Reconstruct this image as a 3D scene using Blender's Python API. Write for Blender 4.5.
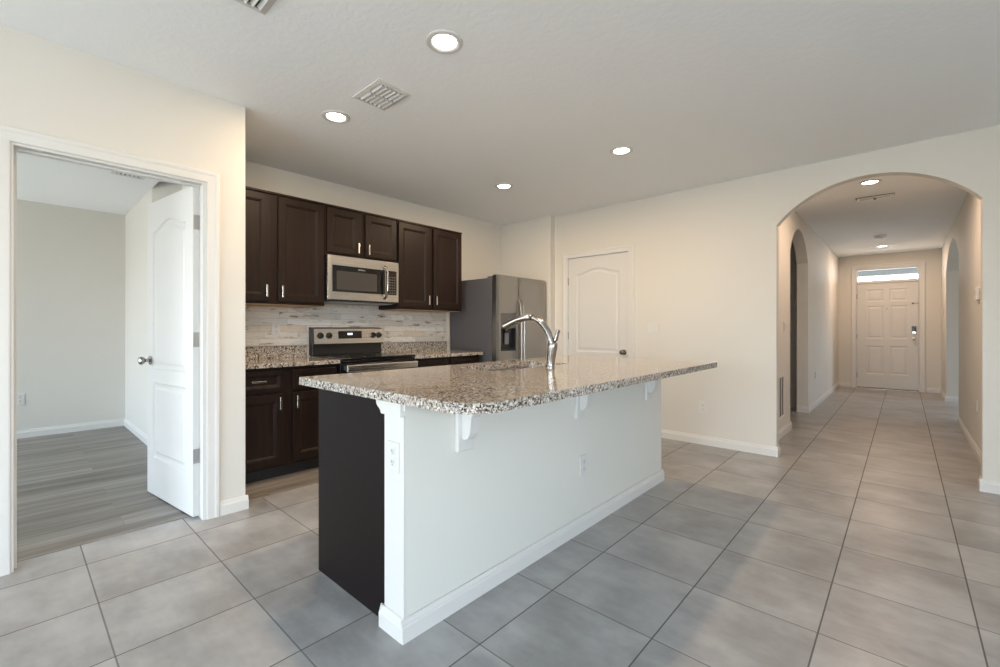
import bpy, bmesh, math, random
from mathutils import Vector, Matrix
random.seed(7)
sc = bpy.context.scene
for o in list(bpy.data.objects): bpy.data.objects.remove(o)
C = sc.collection
PI = math.pi

# ------------------------------------------------------------------ camera, sky, light, exposure
TH = math.atan2(404, 444)
cd = bpy.data.cameras.new('camera'); cam = bpy.data.objects.new('camera', cd); C.objects.link(cam)
cam.location = (0, 0, 1.17); cam.rotation_euler = (PI/2, 0, TH)
cd.sensor_width = 36; cd.lens = 444/1000*36; cd.shift_y = -4.9/1000; cd.clip_start = .02
sc.camera = cam
sc.view_settings.view_transform = 'Standard'; sc.view_settings.look = 'None'
sc.view_settings.gamma = 1; sc.view_settings.use_curve_mapping = False
sc.view_settings.exposure = 0.18
try:
    sc.cycles.use_denoising = True; sc.cycles.max_bounces = 14; sc.cycles.diffuse_bounces = 8
    sc.cycles.sample_clamp_indirect = 6
except Exception: pass

w = bpy.data.worlds.new('sky'); sc.world = w; w.use_nodes = True
bg = w.node_tree.nodes['Background']; bg.inputs['Strength'].default_value = SKY = 17.0
wt = w.node_tree; tcw = wt.nodes.new('ShaderNodeTexCoord'); spw = wt.nodes.new('ShaderNodeSeparateXYZ'); rpw = wt.nodes.new('ShaderNodeValToRGB'); maw = wt.nodes.new('ShaderNodeMath')
maw.operation = 'MULTIPLY_ADD'; maw.inputs[1].default_value = .5; maw.inputs[2].default_value = .5
wt.links.new(tcw.outputs['Generated'], spw.inputs[0]); wt.links.new(spw.outputs[2], maw.inputs[0]); wt.links.new(maw.outputs[0], rpw.inputs['Fac'])
e = rpw.color_ramp.elements   # sunlit ground below the horizon, bright haze at it, blue above
e[0].position = .40; e[0].color = (.54, .55, .54, 1); e[1].position = .52; e[1].color = (.82, .91, 1, 1)
q_ = e.new(.80); q_.color = (.44, .68, 1, 1); q_ = e.new(.49); q_.color = (.60, .60, .57, 1)
wt.links.new(rpw.outputs[0], bg.inputs['Color'])

def area(name, loc, rot, sx, sy, energy, col, shape='RECTANGLE', parent=None):
    l = bpy.data.lights.new(name, 'AREA'); l.shape = shape; l.size = sx; l.size_y = sy
    l.energy = energy; l.color = col
    o = bpy.data.objects.new(name, l); C.objects.link(o); o.location = loc; o.rotation_euler = rot
    if parent: o.parent = parent
    return o
DAY = (.80, .90, 1.0)
WARM = (1.0, .72, .45); PINK = (1.0, .70, .50)
# portals where the daylight comes in: sliding door, side window, bedroom, dining room, transom
for nm, loc, rot, sx, sy in (('portal_slider', (-1.0, -4.64, 1.15), (PI/2, 0, 0), 2.6, 2.2), ('portal_side_window', (3.34, -1.6, 1.375), (PI/2, 0, PI/2), 3.4, 1.75),
        ('portal_bedroom', (-5.55, -3.52, 1.235), (PI/2, 0, 0), 2.5, 1.77), ('portal_dining', (3.69, 9.5, 1.4), (PI/2, 0, PI/2), 1.2, 1.2), ('portal_transom', (-.245, 11.47, 2.215), (-PI/2, 0, 0), .9, .25)):
    area(nm, loc, rot, sx, sy, 1, (1, 1, 1)).data.cycles.is_portal = True
DOWN_W = 15.0; HALL_W = 17.0

# ------------------------------------------------------------------ materials
def M(name, col, rough=.5, metal=0.0, spec=.5, emit=None, es=0):
    m = bpy.data.materials.new(name); m.use_nodes = True
    b = m.node_tree.nodes['Principled BSDF']
    b.inputs['Base Color'].default_value = (*col, 1); b.inputs['Roughness'].default_value = rough
    b.inputs['Metallic'].default_value = metal; b.inputs['Specular IOR Level'].default_value = spec
    if emit: b.inputs['Emission Color'].default_value = (*emit, 1); b.inputs['Emission Strength'].default_value = es
    return m
class NT:
    def __init__(s, m): s.t = m.node_tree; s.n = s.t.nodes; s.l = s.t.links; s.b = s.n['Principled BSDF']
    def add(s, kind, **kw):
        n = s.n.new(kind)
        for k, v in kw.items(): setattr(n, k, v)
        return n
    def link(s, a, b): s.l.new(a, b)
    def coord(s, scale=(1,1,1), loc=(0,0,0)):
        tc = s.add('ShaderNodeTexCoord'); mp = s.add('ShaderNodeMapping')
        mp.inputs['Scale'].default_value = scale; mp.inputs['Location'].default_value = loc
        s.link(tc.outputs['Object'], mp.inputs['Vector']); return mp.outputs['Vector']
    def noise(s, vec, scale, detail=3, rough=.5):
        n = s.add('ShaderNodeTexNoise'); n.inputs['Scale'].default_value = scale; n.inputs['Detail'].default_value = detail
        n.inputs['Roughness'].default_value = rough
        if vec is not None: s.link(vec, n.inputs['Vector'])
        return n.outputs['Fac']
    def ramp(s, fac, stops, interp='LINEAR'):
        r = s.add('ShaderNodeValToRGB'); r.color_ramp.interpolation = interp
        e = r.color_ramp.elements
        while len(e) < len(stops): e.new(.5)
        for k, (p, c) in enumerate(stops):
            e[k].position = p; e[k].color = (*c, 1) if len(c) == 3 else c
        s.link(fac, r.inputs['Fac']); return r.outputs['Color']
    def mix(s, fac, a, b, mode='MIX'):
        n = s.add('ShaderNodeMix', data_type='RGBA', blend_type=mode)
        for sock, v in ((n.inputs['Factor'], fac), (n.inputs[6], a), (n.inputs[7], b)):
            if hasattr(v, 'node'): s.link(v, sock)
            elif isinstance(v, (int, float)): sock.default_value = v
            else: sock.default_value = (*v, 1)
        return n.outputs[2]
    def math(s, op, a, b=None):
        n = s.add('ShaderNodeMath', operation=op)
        for k, v in enumerate((a, b)):
            if v is None: continue
            if hasattr(v, 'node'): s.link(v, n.inputs[k])
            else: n.inputs[k].default_value = v
        return n.outputs[0]
    def bump(s, h, strength, dist=.01):
        n = s.add('ShaderNodeBump'); n.inputs['Strength'].default_value = strength; n.inputs['Distance'].default_value = dist
        s.link(h, n.inputs['Height']); s.link(n.outputs['Normal'], s.b.inputs['Normal'])

def painted(name, col, rough=.6, scale=90, strength=.05):
    m = M(name, col, rough, spec=.3); t = NT(m)
    t.bump(t.noise(t.coord(), scale, 3), strength, .004); return m
WALL = painted('wall_paint', (.62, .595, .54), .65)
BEDWALL = painted('bedroom_paint', (.61, .59, .54), .65)
ISLE = painted('island_wall_paint', (.655, .65, .595), .6)
TRIM = M('trim_white', (.63, .62, .59), .45, spec=.35)
DOORW = M('door_white', (.60, .59, .565), .45, spec=.35)
PLATE = M('plate_white', (.63, .62, .59), .4)

CEIL = M('ceiling_knockdown', (.835, .85, .845), .85, spec=.15); t = NT(CEIL)
v = t.coord(); n1 = t.noise(v, 26, 4, .6); n2 = t.ramp(n1, [(.46, (0,0,0)), (.56, (1,1,1))])
t.bump(n2, .10, .005)

TILE = M('floor_tile', (.4, .4, .39), .38); t = NT(TILE)
v = t.coord(); sep = t.add('ShaderNodeSeparateXYZ'); t.link(v, sep.inputs[0])
S = .459
def cell(o, off):
    a = t.math('DIVIDE', t.math('SUBTRACT', o, off), S); fr = t.math('FRACT', a); fl = t.math('FLOOR', a)
    d = t.math('MINIMUM', fr, t.math('SUBTRACT', 1.0, fr)); return t.math('MULTIPLY', d, S), fl
dx, cx = cell(sep.outputs[0], -.245-S*20); dy, cy = cell(sep.outputs[1], .248-S*20)
comb = t.add('ShaderNodeCombineXYZ'); t.link(cx, comb.inputs[0]); t.link(cy, comb.inputs[1])
wn = t.add('ShaderNodeTexWhiteNoise'); t.link(comb.outputs[0], wn.inputs['Vector'])
shift = t.add('ShaderNodeVectorMath', operation='MULTIPLY_ADD'); t.link(wn.outputs['Color'], shift.inputs[0])
shift.inputs[1].default_value = (7, 7, 7); t.link(v, shift.inputs[2])
mp = t.add('ShaderNodeMapping'); mp.inputs['Scale'].default_value = (1.5, 5, 1); t.link(shift.outputs[0], mp.inputs['Vector'])
st = t.noise(mp.outputs[0], 2.6, 5, .62)
cl = t.noise(shift.outputs[0], 3.2, 4, .6)
base = t.ramp(st, [(.30, (.180, .178, .174)), (.5, (.278, .277, .273)), (.70, (.378, .377, .374))])
base = t.mix(.65, base, t.ramp(cl, [(.34, (.186, .183, .178)), (.66, (.388, .387, .384))]))
base = t.mix(t.math('MULTIPLY', wn.outputs['Value'], .22), base, (.38, .37, .352))
mx = t.math('LESS_THAN', dx, .0028); my = t.math('LESS_THAN', dy, .0028)
base = t.mix(t.math('MULTIPLY', mx, .85), base, (.075, .068, .06))
base = t.mix(t.math('MULTIPLY', my, .65), base, (.085, .078, .07))
t.link(base, t.b.inputs['Base Color'])
gm = t.math('MAXIMUM', mx, my)
t.link(t.ramp(t.math('ADD', t.math('MULTIPLY', gm, .5), t.math('MULTIPLY', st, .3)), [(0, (.26,)*3), (.3, (.42,)*3), (.5, (.9,)*3)]), t.b.inputs['Roughness'])
t.bump(t.math('SUBTRACT', t.math('MULTIPLY', st, .12), gm), .35, .002)

WOOD = M('vinyl_plank', (.3, .28, .25), .42); t = NT(WOOD)
v = t.coord(); rot = t.add('ShaderNodeMapping'); rot.inputs['Rotation'].default_value = (0, 0, PI/2); t.link(v, rot.inputs['Vector'])
bk = t.add('ShaderNodeTexBrick'); bk.offset = .37; t.link(rot.outputs[0], bk.inputs['Vector'])
bk.inputs['Scale'].default_value = 1; bk.inputs['Brick Width'].default_value = 1.22; bk.inputs['Row Height'].default_value = .18
bk.inputs['Mortar Size'].default_value = .0015; bk.inputs['Color1'].default_value = (0,0,0,1); bk.inputs['Color2'].default_value = (1,1,1,1); bk.inputs['Mortar'].default_value = (.4,.4,.4,1)
ofs = t.add('ShaderNodeVectorMath', operation='MULTIPLY_ADD'); t.link(bk.outputs['Color'], ofs.inputs[0]); ofs.inputs[1].default_value = (5,9,3); t.link(v, ofs.inputs[2])
mg = t.add('ShaderNodeMapping'); mg.inputs['Scale'].default_value = (14, .9, 1); t.link(ofs.outputs[0], mg.inputs['Vector'])
g = t.noise(mg.outputs[0], 1.0, 6, .65)
col = t.ramp(g, [(.34, (.06, .05, .042)), (.48, (.17, .15, .13)), (.66, (.33, .305, .275))])
col = t.mix(.4, col, t.ramp(bk.outputs['Color'], [(0, (.15, .13, .11)), (1, (.33, .31, .285))]))
col = t.mix(t.math('MULTIPLY', bk.outputs['Fac'], .4), col, (.10, .09, .08))
t.link(col, t.b.inputs['Base Color'])

GRAN = M('granite', (.5, .45, .4), .09); t = NT(GRAN)
v = t.coord()
dist = t.add('ShaderNodeVectorMath', operation='MULTIPLY_ADD')
nz = t.add('ShaderNodeTexNoise'); nz.inputs['Scale'].default_value = 60; t.link(v, nz.inputs['Vector'])
t.link(nz.outputs['Color'], dist.inputs[0]); dist.inputs[1].default_value = (.012,)*3; t.link(v, dist.inputs[2])
def vor(sc_):
    n = t.add('ShaderNodeTexVoronoi'); n.inputs['Scale'].default_value = sc_; t.link(dist.outputs[0], n.inputs['Vector'])
    s_ = t.add('ShaderNodeSeparateColor'); t.link(n.outputs['Color'], s_.inputs[0]); return s_.outputs[0]
big = t.ramp(vor(115), [(0, (.42, .37, .31)), (.22, (.22, .175, .135)), (.40, (.60, .57, .52)), (.56, (.11, .085, .065)), (.68, (.34, .315, .285)), (.80, (.018, .016, .015))], 'CONSTANT')
sm = t.ramp(vor(250), [(0, (.46, .41, .35)), (.30, (.22, .175, .135)), (.50, (.64, .61, .56)), (.68, (.03, .026, .023)), (.86, (.34, .305, .265))], 'CONSTANT')
mk = t.ramp(t.noise(v, 55, 2), [(.42, (0,0,0)), (.58, (1,1,1))])
t.link(t.mix(mk, big, sm), t.b.inputs['Base Color'])

ESP = M('espresso_wood', (.03, .017, .012), .42, spec=.25); t = NT(ESP)
v = t.coord((30, 30, 2)); g = t.noise(v, 1.5, 5, .6)
t.link(t.ramp(g, [(.3, (.0095, .0046, .0032)), (.7, (.020, .0100, .0068))]), t.b.inputs['Base Color'])
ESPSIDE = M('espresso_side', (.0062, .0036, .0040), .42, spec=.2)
TOE = M('toe_kick', (.012, .009, .008), .6)

def brushed(name, col, rough, axis):
    m = M(name, col, rough, 1.0); t = NT(m)
    scl = [700, 700, 700]; scl[axis] = 3
    g = t.noise(t.coord(tuple(scl)), 1.0, 2)
    t.link(t.ramp(g, [(.3, (rough*.9,)*3), (.7, (rough*1.1,)*3)]), t.b.inputs['Roughness'])
    t.b.inputs['Anisotropic'].default_value = .5
    return m
STEEL = brushed('stainless', (.60, .57, .53), .26, 0)
STEELV = M('stainless_door', (.35, .335, .315), .28, 1.0)
NICKEL = M('nickel', (.74, .70, .64), .25, 1.0)
CHROME = M('chrome', (.36, .345, .33), .2, 1.0)
BRONZE = M('dark_metal', (.16, .13, .10), .35, 1.0)
BGLASS = M('black_glass', (.008, .008, .009), .06)
BPLAS = M('black_plastic', (.012, .012, .013), .3)
WINGLS = M('oven_window', (.055, .052, .05), .12)
FSIDE = M('fridge_side', (.085, .084, .092), .5, spec=.3); t = NT(FSIDE); t.bump(t.noise(t.coord(), 300, 2), .08, .001)
DARK = M('dark_void', (.02, .02, .022), .8)
GREY = M('grey_plastic', (.25, .25, .25), .4)
VENTDK = M('vent_shadow', (.05, .048, .045), .8)
LENS = M('lamp_lens', (1, 1, 1), .4, emit=(1, .93, .84), es=14)
DIG = M('display_digits', (.1, .1, .1), .4, emit=(.65, .8, 1), es=3)
LABELW = M('marking_white', (.7, .7, .7), .4)
PORCH = M('porch_paint', (.13, .14, .14), .7)
GLASS = bpy.data.materials.new('window_glass'); GLASS.use_nodes = True
nt = GLASS.node_tree; nt.nodes.clear()
o_ = nt.nodes.new('ShaderNodeOutputMaterial'); mx_ = nt.nodes.new('ShaderNodeMixShader'); tr = nt.nodes.new('ShaderNodeBsdfTransparent'); gl = nt.nodes.new('ShaderNodeBsdfGlossy')
gl.inputs['Roughness'].default_value = .02; mx_.inputs[0].default_value = .06
nt.links.new(tr.outputs[0], mx_.inputs[1]); nt.links.new(gl.outputs[0], mx_.inputs[2]); nt.links.new(mx_.outputs[0], o_.inputs[0])

BSP = M('weathered_plank_tile', (.6, .58, .53), .45); t = NT(BSP)   # local x along the wall, z up
tc = t.add('ShaderNodeTexCoord'); sp = t.add('ShaderNodeSeparateXYZ'); t.link(tc.outputs['Object'], sp.inputs[0])
cb = t.add('ShaderNodeCombineXYZ'); t.link(sp.outputs[0], cb.inputs[0]); t.link(sp.outputs[2], cb.inputs[1])
bk = t.add('ShaderNodeTexBrick'); bk.offset = .43; bk.offset_frequency = 2; bk.squash = .7; bk.squash_frequency = 3
t.link(cb.outputs[0], bk.inputs['Vector']); bk.inputs['Scale'].default_value = 1; bk.inputs['Brick Width'].default_value = .42; bk.inputs['Row Height'].default_value = .06
bk.inputs['Mortar Size'].default_value = .0012; bk.inputs['Color1'].default_value = (0,0,0,1); bk.inputs['Color2'].default_value = (1,1,1,1); bk.inputs['Mortar'].default_value = (.5,.5,.5,1)
of = t.add('ShaderNodeVectorMath', operation='MULTIPLY_ADD'); t.link(bk.outputs['Color'], of.inputs[0]); of.inputs[1].default_value = (11, 5, 3); t.link(cb.outputs[0], of.inputs[2])
mp1 = t.add('ShaderNodeMapping'); mp1.inputs['Scale'].default_value = (6, 22, 1); t.link(of.outputs[0], mp1.inputs['Vector'])
p1 = t.noise(mp1.outputs[0], 1.0, 5, .65)
mp2 = t.add('ShaderNodeMapping'); mp2.inputs['Scale'].default_value = (9, 60, 1); t.link(of.outputs[0], mp2.inputs['Vector'])
p2 = t.noise(mp2.outputs[0], 1.0, 4, .6)
bc = t.ramp(bk.outputs['Color'], [(0, (.58, .555, .50)), (.35, (.70, .685, .645)), (.7, (.62, .55, .47)), (1, (.76, .75, .715))])
bc = t.mix(t.ramp(p2, [(.5, (0,0,0)), (.75, (.5,.5,.5))]), bc, (.36, .32, .265))
bc = t.mix(t.ramp(p1, [(.575, (0,0,0)), (.66, (.9,.9,.9))]), bc, (.17, .13, .09))
bc = t.mix(bk.outputs['Fac'], bc, (.36, .34, .30))
t.link(bc, t.b.inputs['Base Color'])

# ------------------------------------------------------------------ mesh helpers
def box(bm, lo, hi):
    x0, y0, z0 = lo; x1, y1, z1 = hi
    vs = [bm.verts.new(p) for p in ((x0,y0,z0),(x1,y0,z0),(x1,y1,z0),(x0,y1,z0),(x0,y0,z1),(x1,y0,z1),(x1,y1,z1),(x0,y1,z1))]
    for f in ((0,3,2,1),(4,5,6,7),(0,1,5,4),(1,2,6,5),(2,3,7,6),(3,0,4,7)): bm.faces.new([vs[k] for k in f])
    return bm
def B(lo, hi): return box(bmesh.new(), lo, hi)
def prism(bm, pts, fn, a, b):
    """extrude the outline pts from a to b; fn(u, v, t) -> xyz"""
    A = [bm.verts.new(fn(u, v, a)) for u, v in pts]; D = [bm.verts.new(fn(u, v, b)) for u, v in pts]
    bm.faces.new(A); bm.faces.new(D[::-1]); n = len(pts)
    for k in range(n): bm.faces.new((A[k], D[k], D[(k+1) % n], A[(k+1) % n]))
    return bm
XZ = lambda u, v, t: (u, t, v)
YZ = lambda u, v, t: (t, u, v)
XY = lambda u, v, t: (u, v, t)
def ring(bm, c, ax, r, seg):
    ax = Vector(ax).normalized(); up = Vector((0,0,1)) if abs(ax.z) < .9 else Vector((1,0,0))
    u = ax.cross(up).normalized(); v = ax.cross(u)
    return [bm.verts.new(Vector(c) + (u*math.cos(2*PI*k/seg) + v*math.sin(2*PI*k/seg))*r) for k in range(seg)]
def skin(bm, rings, cap=True):
    n = len(rings[0])
    for a, b in zip(rings, rings[1:]):
        for k in range(n): bm.faces.new((a[k], a[(k+1) % n], b[(k+1) % n], b[k]))
    if cap: bm.faces.new(rings[0][::-1]); bm.faces.new(rings[-1])
    return bm
def tube(bm, pts, r, seg=14):
    pts = [Vector(p) for p in pts]; rs = r if isinstance(r, (list, tuple)) else [r]*len(pts); R = []
    for k, p in enumerate(pts):
        d = (pts[min(k+1, len(pts)-1)] - pts[max(k-1, 0)])
        R.append(ring(bm, p, d, rs[k], seg))
    # keep neighbouring rings aligned
    return skin(bm, R)
def lathe(bm, prof, c=(0,0,0), ax=(0,0,1), seg=24):
    ax = Vector(ax).normalized(); R = [ring(bm, Vector(c)+ax*h, ax, max(r, .0002), seg) for r, h in prof]
    return skin(bm, R)
def obj(name, bm, mat, parent=None, bevel=0, smooth=False, loc=None, rotz=0, seg=2):
    bmesh.ops.recalc_face_normals(bm, faces=bm.faces[:])
    me = bpy.data.meshes.new(name); bm.to_mesh(me); bm.free(); me.materials.append(mat)
    o = bpy.data.objects.new(name, me); C.objects.link(o)
    if parent: o.parent = parent
    if loc: o.location = loc; o.rotation_euler = (0, 0, rotz)
    if bevel:
        b = o.modifiers.new('bevel', 'BEVEL'); b.width = bevel; b.segments = seg; b.limit_method = 'ANGLE'; b.angle_limit = .6
    if smooth:
        me.shade_smooth(); 
        me.set_sharp_from_angle(angle=.7)
    return o
def tag(o, label, cat, group=None, kind=None):
    o['label'] = label; o['category'] = cat
    if group: o['group'] = group
    if kind: o['kind'] = kind
    return o
def thing(name, label, cat, loc=(0,0,0), rotz=0, group=None, kind=None):
    o = bpy.data.objects.new(name, None); C.objects.link(o); o.empty_display_size = .05
    o.location = loc; o.rotation_euler = (0, 0, rotz)
    return tag(o, label, cat, group, kind)
def copy_thing(src, label, loc, rotz=None):
    r = src.copy(); C.objects.link(r); r.location = loc
    if rotz is not None: r.rotation_euler = (0, 0, rotz)
    r['label'] = label
    for ch in list(src.children):
        c = ch.copy(); C.objects.link(c); c.parent = r
        for g in list(ch.children):
            d = g.copy(); C.objects.link(d); d.parent = c
    return r
def struct(name, bm, mat, label, cat, **k):
    o = obj(name, bm, mat, **k); return tag(o, label, cat, kind='structure')
def inset(pts, d):
    n = len(pts); out = []; ar = sum(pts[k][0]*pts[(k+1) % n][1]-pts[(k+1) % n][0]*pts[k][1] for k in range(n))
    s = 1 if ar > 0 else -1
    for k in range(n):
        p0, p1, p2 = Vector(pts[k-1]), Vector(pts[k]), Vector(pts[(k+1) % n])
        e1 = (p1-p0).normalized(); e2 = (p2-p1).normalized()
        n1 = Vector((-e1.y, e1.x))*s; n2 = Vector((-e2.y, e2.x))*s
        m = (n1+n2); m = m/ max(.35, (1+n1.dot(n2))); out.append(tuple(p1+m*d))
    return out
def holed(bm, outer, holes, y, fn=XZ):
    """flat face with holes; returns the vert loops"""
    loops = []; E_ = []
    for lp in [outer]+holes:
        vs = [bm.verts.new(fn(u, v, y)) for u, v in lp]; loops.append(vs)
        E_ += [bm.edges.new((vs[k], vs[(k+1) % len(vs)])) for k in range(len(vs))]
    bmesh.ops.triangle_fill(bm, use_beauty=True, use_dissolve=False, edges=E_)
    return loops
def panelled(w_, h, t_, panels, prof, both=False):
    """door slab, front at y=0 facing -y, panels recessed along prof [(inset, depth)]"""
    bm = bmesh.new(); outer = [(0,0),(w_,0),(w_,h),(0,h)]
    def side(y0, sgn):
        loops = holed(bm, outer, panels, y0)
        for pl, lp in zip(panels, loops[1:]):
            prev = lp
            for d, dep in prof:
                q = inset(pl, d); cur = [bm.verts.new((u, y0+sgn*dep, v)) for u, v in q]; n = len(cur)
                for k in range(n): bm.faces.new((prev[k], prev[(k+1) % n], cur[(k+1) % n], cur[k]))
                prev = cur
            bm.faces.new(prev)
        return loops[0]
    a = side(0, 1)
    if both: b = side(t_, -1)
    else:
        b = [bm.verts.new((u, t_, v)) for u, v in outer]; bm.faces.new(b)
    for k in range(4): bm.faces.new((a[k], a[(k+1) % 4], b[(k+1) % 4], b[k]))
    return bm
def rect(x0, x1, z0, z1): return [(x0,z0),(x1,z0),(x1,z1),(x0,z1)]
def eyebrow(x0, x1, z0, z1, rise, n=24):
    pts = [(x0, z0), (x1, z0)]
    for k in range(n+1):
        s = 1-2*k/n; pts.append(((x0+x1)/2+s*(x1-x0)/2, z1+rise*(.5+.5*math.cos(PI*s))))
    return pts
DOORPROF = [(.006, .006), (.016, .008), (.030, .008), (.048, .0025)]
CABPROF = [(.004, .003), (.010, .004), (.018, .010)]

def base_run(name, p0, p1, n, label, h=.088, th=.015, e0=0, e1=0, mat=TRIM):
    """baseboard along p0-p1 on a wall whose room side is n"""
    bm = bmesh.new(); p0 = Vector((*p0, 0)); p1 = Vector((*p1, 0)); n = Vector((*n, 0)); d = (p1-p0).normalized()
    p0 = p0-d*e0; p1 = p1+d*e1
    pr = [(0,0),(th,0),(th,h*.68),(th*.8,h*.76),(th*.55,h*.84),(th*.45,h*.97),(th*.3,h),(0,h)]
    A = [bm.verts.new(p0+n*a+Vector((0,0,b))) for a, b in pr]; D = [bm.verts.new(p1+n*a+Vector((0,0,b))) for a, b in pr]
    bm.faces.new(A); bm.faces.new(D)
    for k in range(len(pr)): bm.faces.new((A[k], D[k], D[(k+1) % len(pr)], A[(k+1) % len(pr)]))
    return struct(name, bm, mat, label, 'baseboard')
CASE = [(.0, .0), (.0, .010), (.006, .012), (.040, .0135), (.050, .017), (.063, .0175), (.070, .012), (.070, 0)]
def casing(x0, x1, zt):
    """mitred door casing on the plane y=0, room side -y"""
    bm = bmesh.new(); prev = None
    for d, th in CASE:
        cur = [bm.verts.new(p) for p in ((x0-d,-th,0),(x0-d,-th,zt+d),(x1+d,-th,zt+d),(x1+d,-th,0))]
        if prev:
            for k in range(3): bm.faces.new((prev[k], prev[k+1], cur[k+1], cur[k]))
        prev = cur
    return bm
def xf(bm, loc, rz):
    bmesh.ops.transform(bm, matrix=Matrix.Translation(loc) @ Matrix.Rotation(rz, 4, 'Z'), verts=bm.verts[:]); return bm

# ------------------------------------------------------------------ room shell
CH = 2.61; XL_ = -3.165
struct('floor', B((-4.3, -4.62, -.12), (3.75, 11.5, 0)), TILE, 'large grey square floor tiles through kitchen and hallway', 'floor')
# bedroom floor is a separate slab a hair higher than the tile slab's edge
fb = struct('floor_bedroom', B((-7.1, -3.6, -.02), (-3.287, 2.4, .004)), WOOD, 'grey wood plank floor in the room beyond the open door', 'floor')
struct('ceiling', B((-7.2, -4.62, CH), (3.9, 11.5, CH+.1)), CEIL, 'off-white textured ceiling over kitchen and hallway', 'ceiling')

struct('ceiling_bedroom', B((-6.95, -3.38, 2.54), (XL_-.12, .92, CH-.001)), CEIL, 'ceiling of the bedroom seen through the open door', 'ceiling')
def arch_top(x0, x1, zs, zp, n=32):
    """points of a segmental arch from x1 back to x0"""
    hw = (x1-x0)/2; r = zp-zs; R = (hw*hw+r*r)/(2*r); cx_ = (x0+x1)/2; cz = zp-R; a = math.asin(min(1, hw/R))
    if r >= hw: return [(cx_+hw*math.cos(PI*k/n), zs+r*math.sin(PI*k/n)) for k in range(n+1)]
    return [(cx_+R*math.sin(a-2*a*k/n), cz+R*math.cos(a-2*a*k/n)) for k in range(n+1)]
def wall_with(openings, u0, u1, top=CH):
    """outline of a wall u0..u1 with notches from the floor; openings [(a, b, top points from b to a)] ascending"""
    pts = [(u0, 0)]
    for a, b, tp in openings: pts += [(a, 0)] + tp[::-1] + [(b, 0)]
    return pts + [(u1, 0), (u1, top), (u0, top)]
XL = -3.165
struct('wall_left', prism(bmesh.new(), wall_with([(-.016, .805, [(.805, 2.075), (-.016, 2.075)])], -4.5, 1.02), YZ, XL-.12, XL), WALL, 'cream wall on the left with the open bedroom doorway', 'wall')
struct('wall_kitchen_return', B((-4.29, .92, 0), (XL-.12, 1.02, CH)), WALL, 'short cream wall turning back beside the cabinets', 'wall')
struct('wall_kitchen', B((-4.29, 1.02, 0), (-4.17, 4.72, CH)), WALL, 'cream wall behind the dark upper cabinets', 'wall')
struct('wall_fridge', B((-4.17, 4.60, 0), (-3.32, 4.80, CH)), WALL, 'short cream wall beside the refrigerator', 'wall')
AX0, AX1 = -.862, .418
ARCH = arch_top(AX0, AX1, 2.115, 2.425)
struct('wall_arch', prism(bmesh.new(), wall_with([(-3.135, -2.295, [(-2.295, 2.06), (-3.135, 2.06)]), (AX0, AX1, ARCH)], -3.32, 3.3), XZ, 4.70, 4.80), WALL, 'cream wall with a white door and the big arched hallway opening', 'wall')
HL, HR = -.985, .50
struct('wall_hall_left', prism(bmesh.new(), wall_with([(6.13, 7.43, arch_top(6.13, 7.43, 2.08, 2.43))], 4.80, 11.3), YZ, HL-.13, HL), WALL, 'left hallway wall with arched side opening and air grille', 'wall')
struct('wall_hall_right', prism(bmesh.new(), wall_with([(7.86, 10.09, arch_top(7.86, 10.09, 2.08, 2.43))], 4.80, 11.3), YZ, HR, HR+.15), WALL, 'right hallway wall with arched opening and thermostat', 'wall')
struct('wall_front', prism(bmesh.new(), wall_with([(-.725, .235, [(.235, 2.36), (-.725, 2.36)])], -1.3, 3.9), XZ, 11.3, 11.45), WALL, 'end wall of the hallway around the front door', 'wall')
# side rooms and the great room behind the camera
struct('wall_passage_far', prism(bmesh.new(), wall_with([(-2.05, -1.235, [(-1.235, 2.06), (-2.05, 2.06)])], -3.3, HL-.13), XZ, 7.80, 7.92), WALL, 'far wall of the dark side passage off the hallway', 'wall')
struct('wall_passage_near', B((-3.3, 5.5, 0), (HL-.13, 5.6, CH)), WALL, 'near wall of the side passage, hidden behind the arch wall', 'wall')
struct('wall_passage_end', B((-3.3, 5.6, 0), (-3.2, 7.8, CH)), WALL, 'end wall of the side passage', 'wall')
struct('wall_passage_closet', B((-2.2, 8.5, 0), (HL-.13, 8.6, CH)), WALL, 'wall behind the passage door', 'wall')
struct('wall_pantry_back', B((-3.3, 5.4, 0), (HL-.13, 5.5, CH)), WALL, 'back wall of the closet behind the white kitchen door', 'wall')
struct('wall_dining_near', B((HR+.15, 6.6, 0), (3.75, 6.7, CH)), WALL, 'near wall of the room to the right of the hallway', 'wall')
def window_wall(u0, u1, wins, fn, a, b):
    bm = bmesh.new()
    l1 = holed(bm, rect(u0, u1, 0, CH), [rect(*q) for q in wins], a, fn)
    l2 = holed(bm, rect(u0, u1, 0, CH), [rect(*q) for q in wins], b, fn)
    for p, q in zip(l1, l2):
        for k in range(4): bm.faces.new((p[k], p[(k+1) % 4], q[(k+1) % 4], q[k]))
    return bm
struct('wall_dining_right', window_wall(6.7, 11.3, [(8.9, 10.1, .8, 2.0)], YZ, 3.55, 3.67), WALL, 'outer wall of the room right of the hallway', 'wall')
struct('wall_back', window_wall(-3.285, 3.3, [(-2.3, .3, .05, 2.25)], XZ, -4.62, -4.5), WALL, 'great room wall with the sliding door, behind the camera', 'wall')
struct('wall_right', window_wall(-4.5, 4.7, [(-3.3, .1, .5, 2.25)], YZ, 3.2, 3.32), WALL, 'great room right wall with a window, outside the frame', 'wall')
struct('wall_bedroom_far', B((-7.07, -3.5, 0), (-6.95, 2.3, CH)), BEDWALL, 'far cream wall of the bedroom seen through the door', 'wall')
struct('wall_bedroom_right', B((-6.95, .92, 0), (-5.45, 1.02, CH)), BEDWALL, 'bedroom side wall left of the open door leaf', 'wall')
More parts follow.
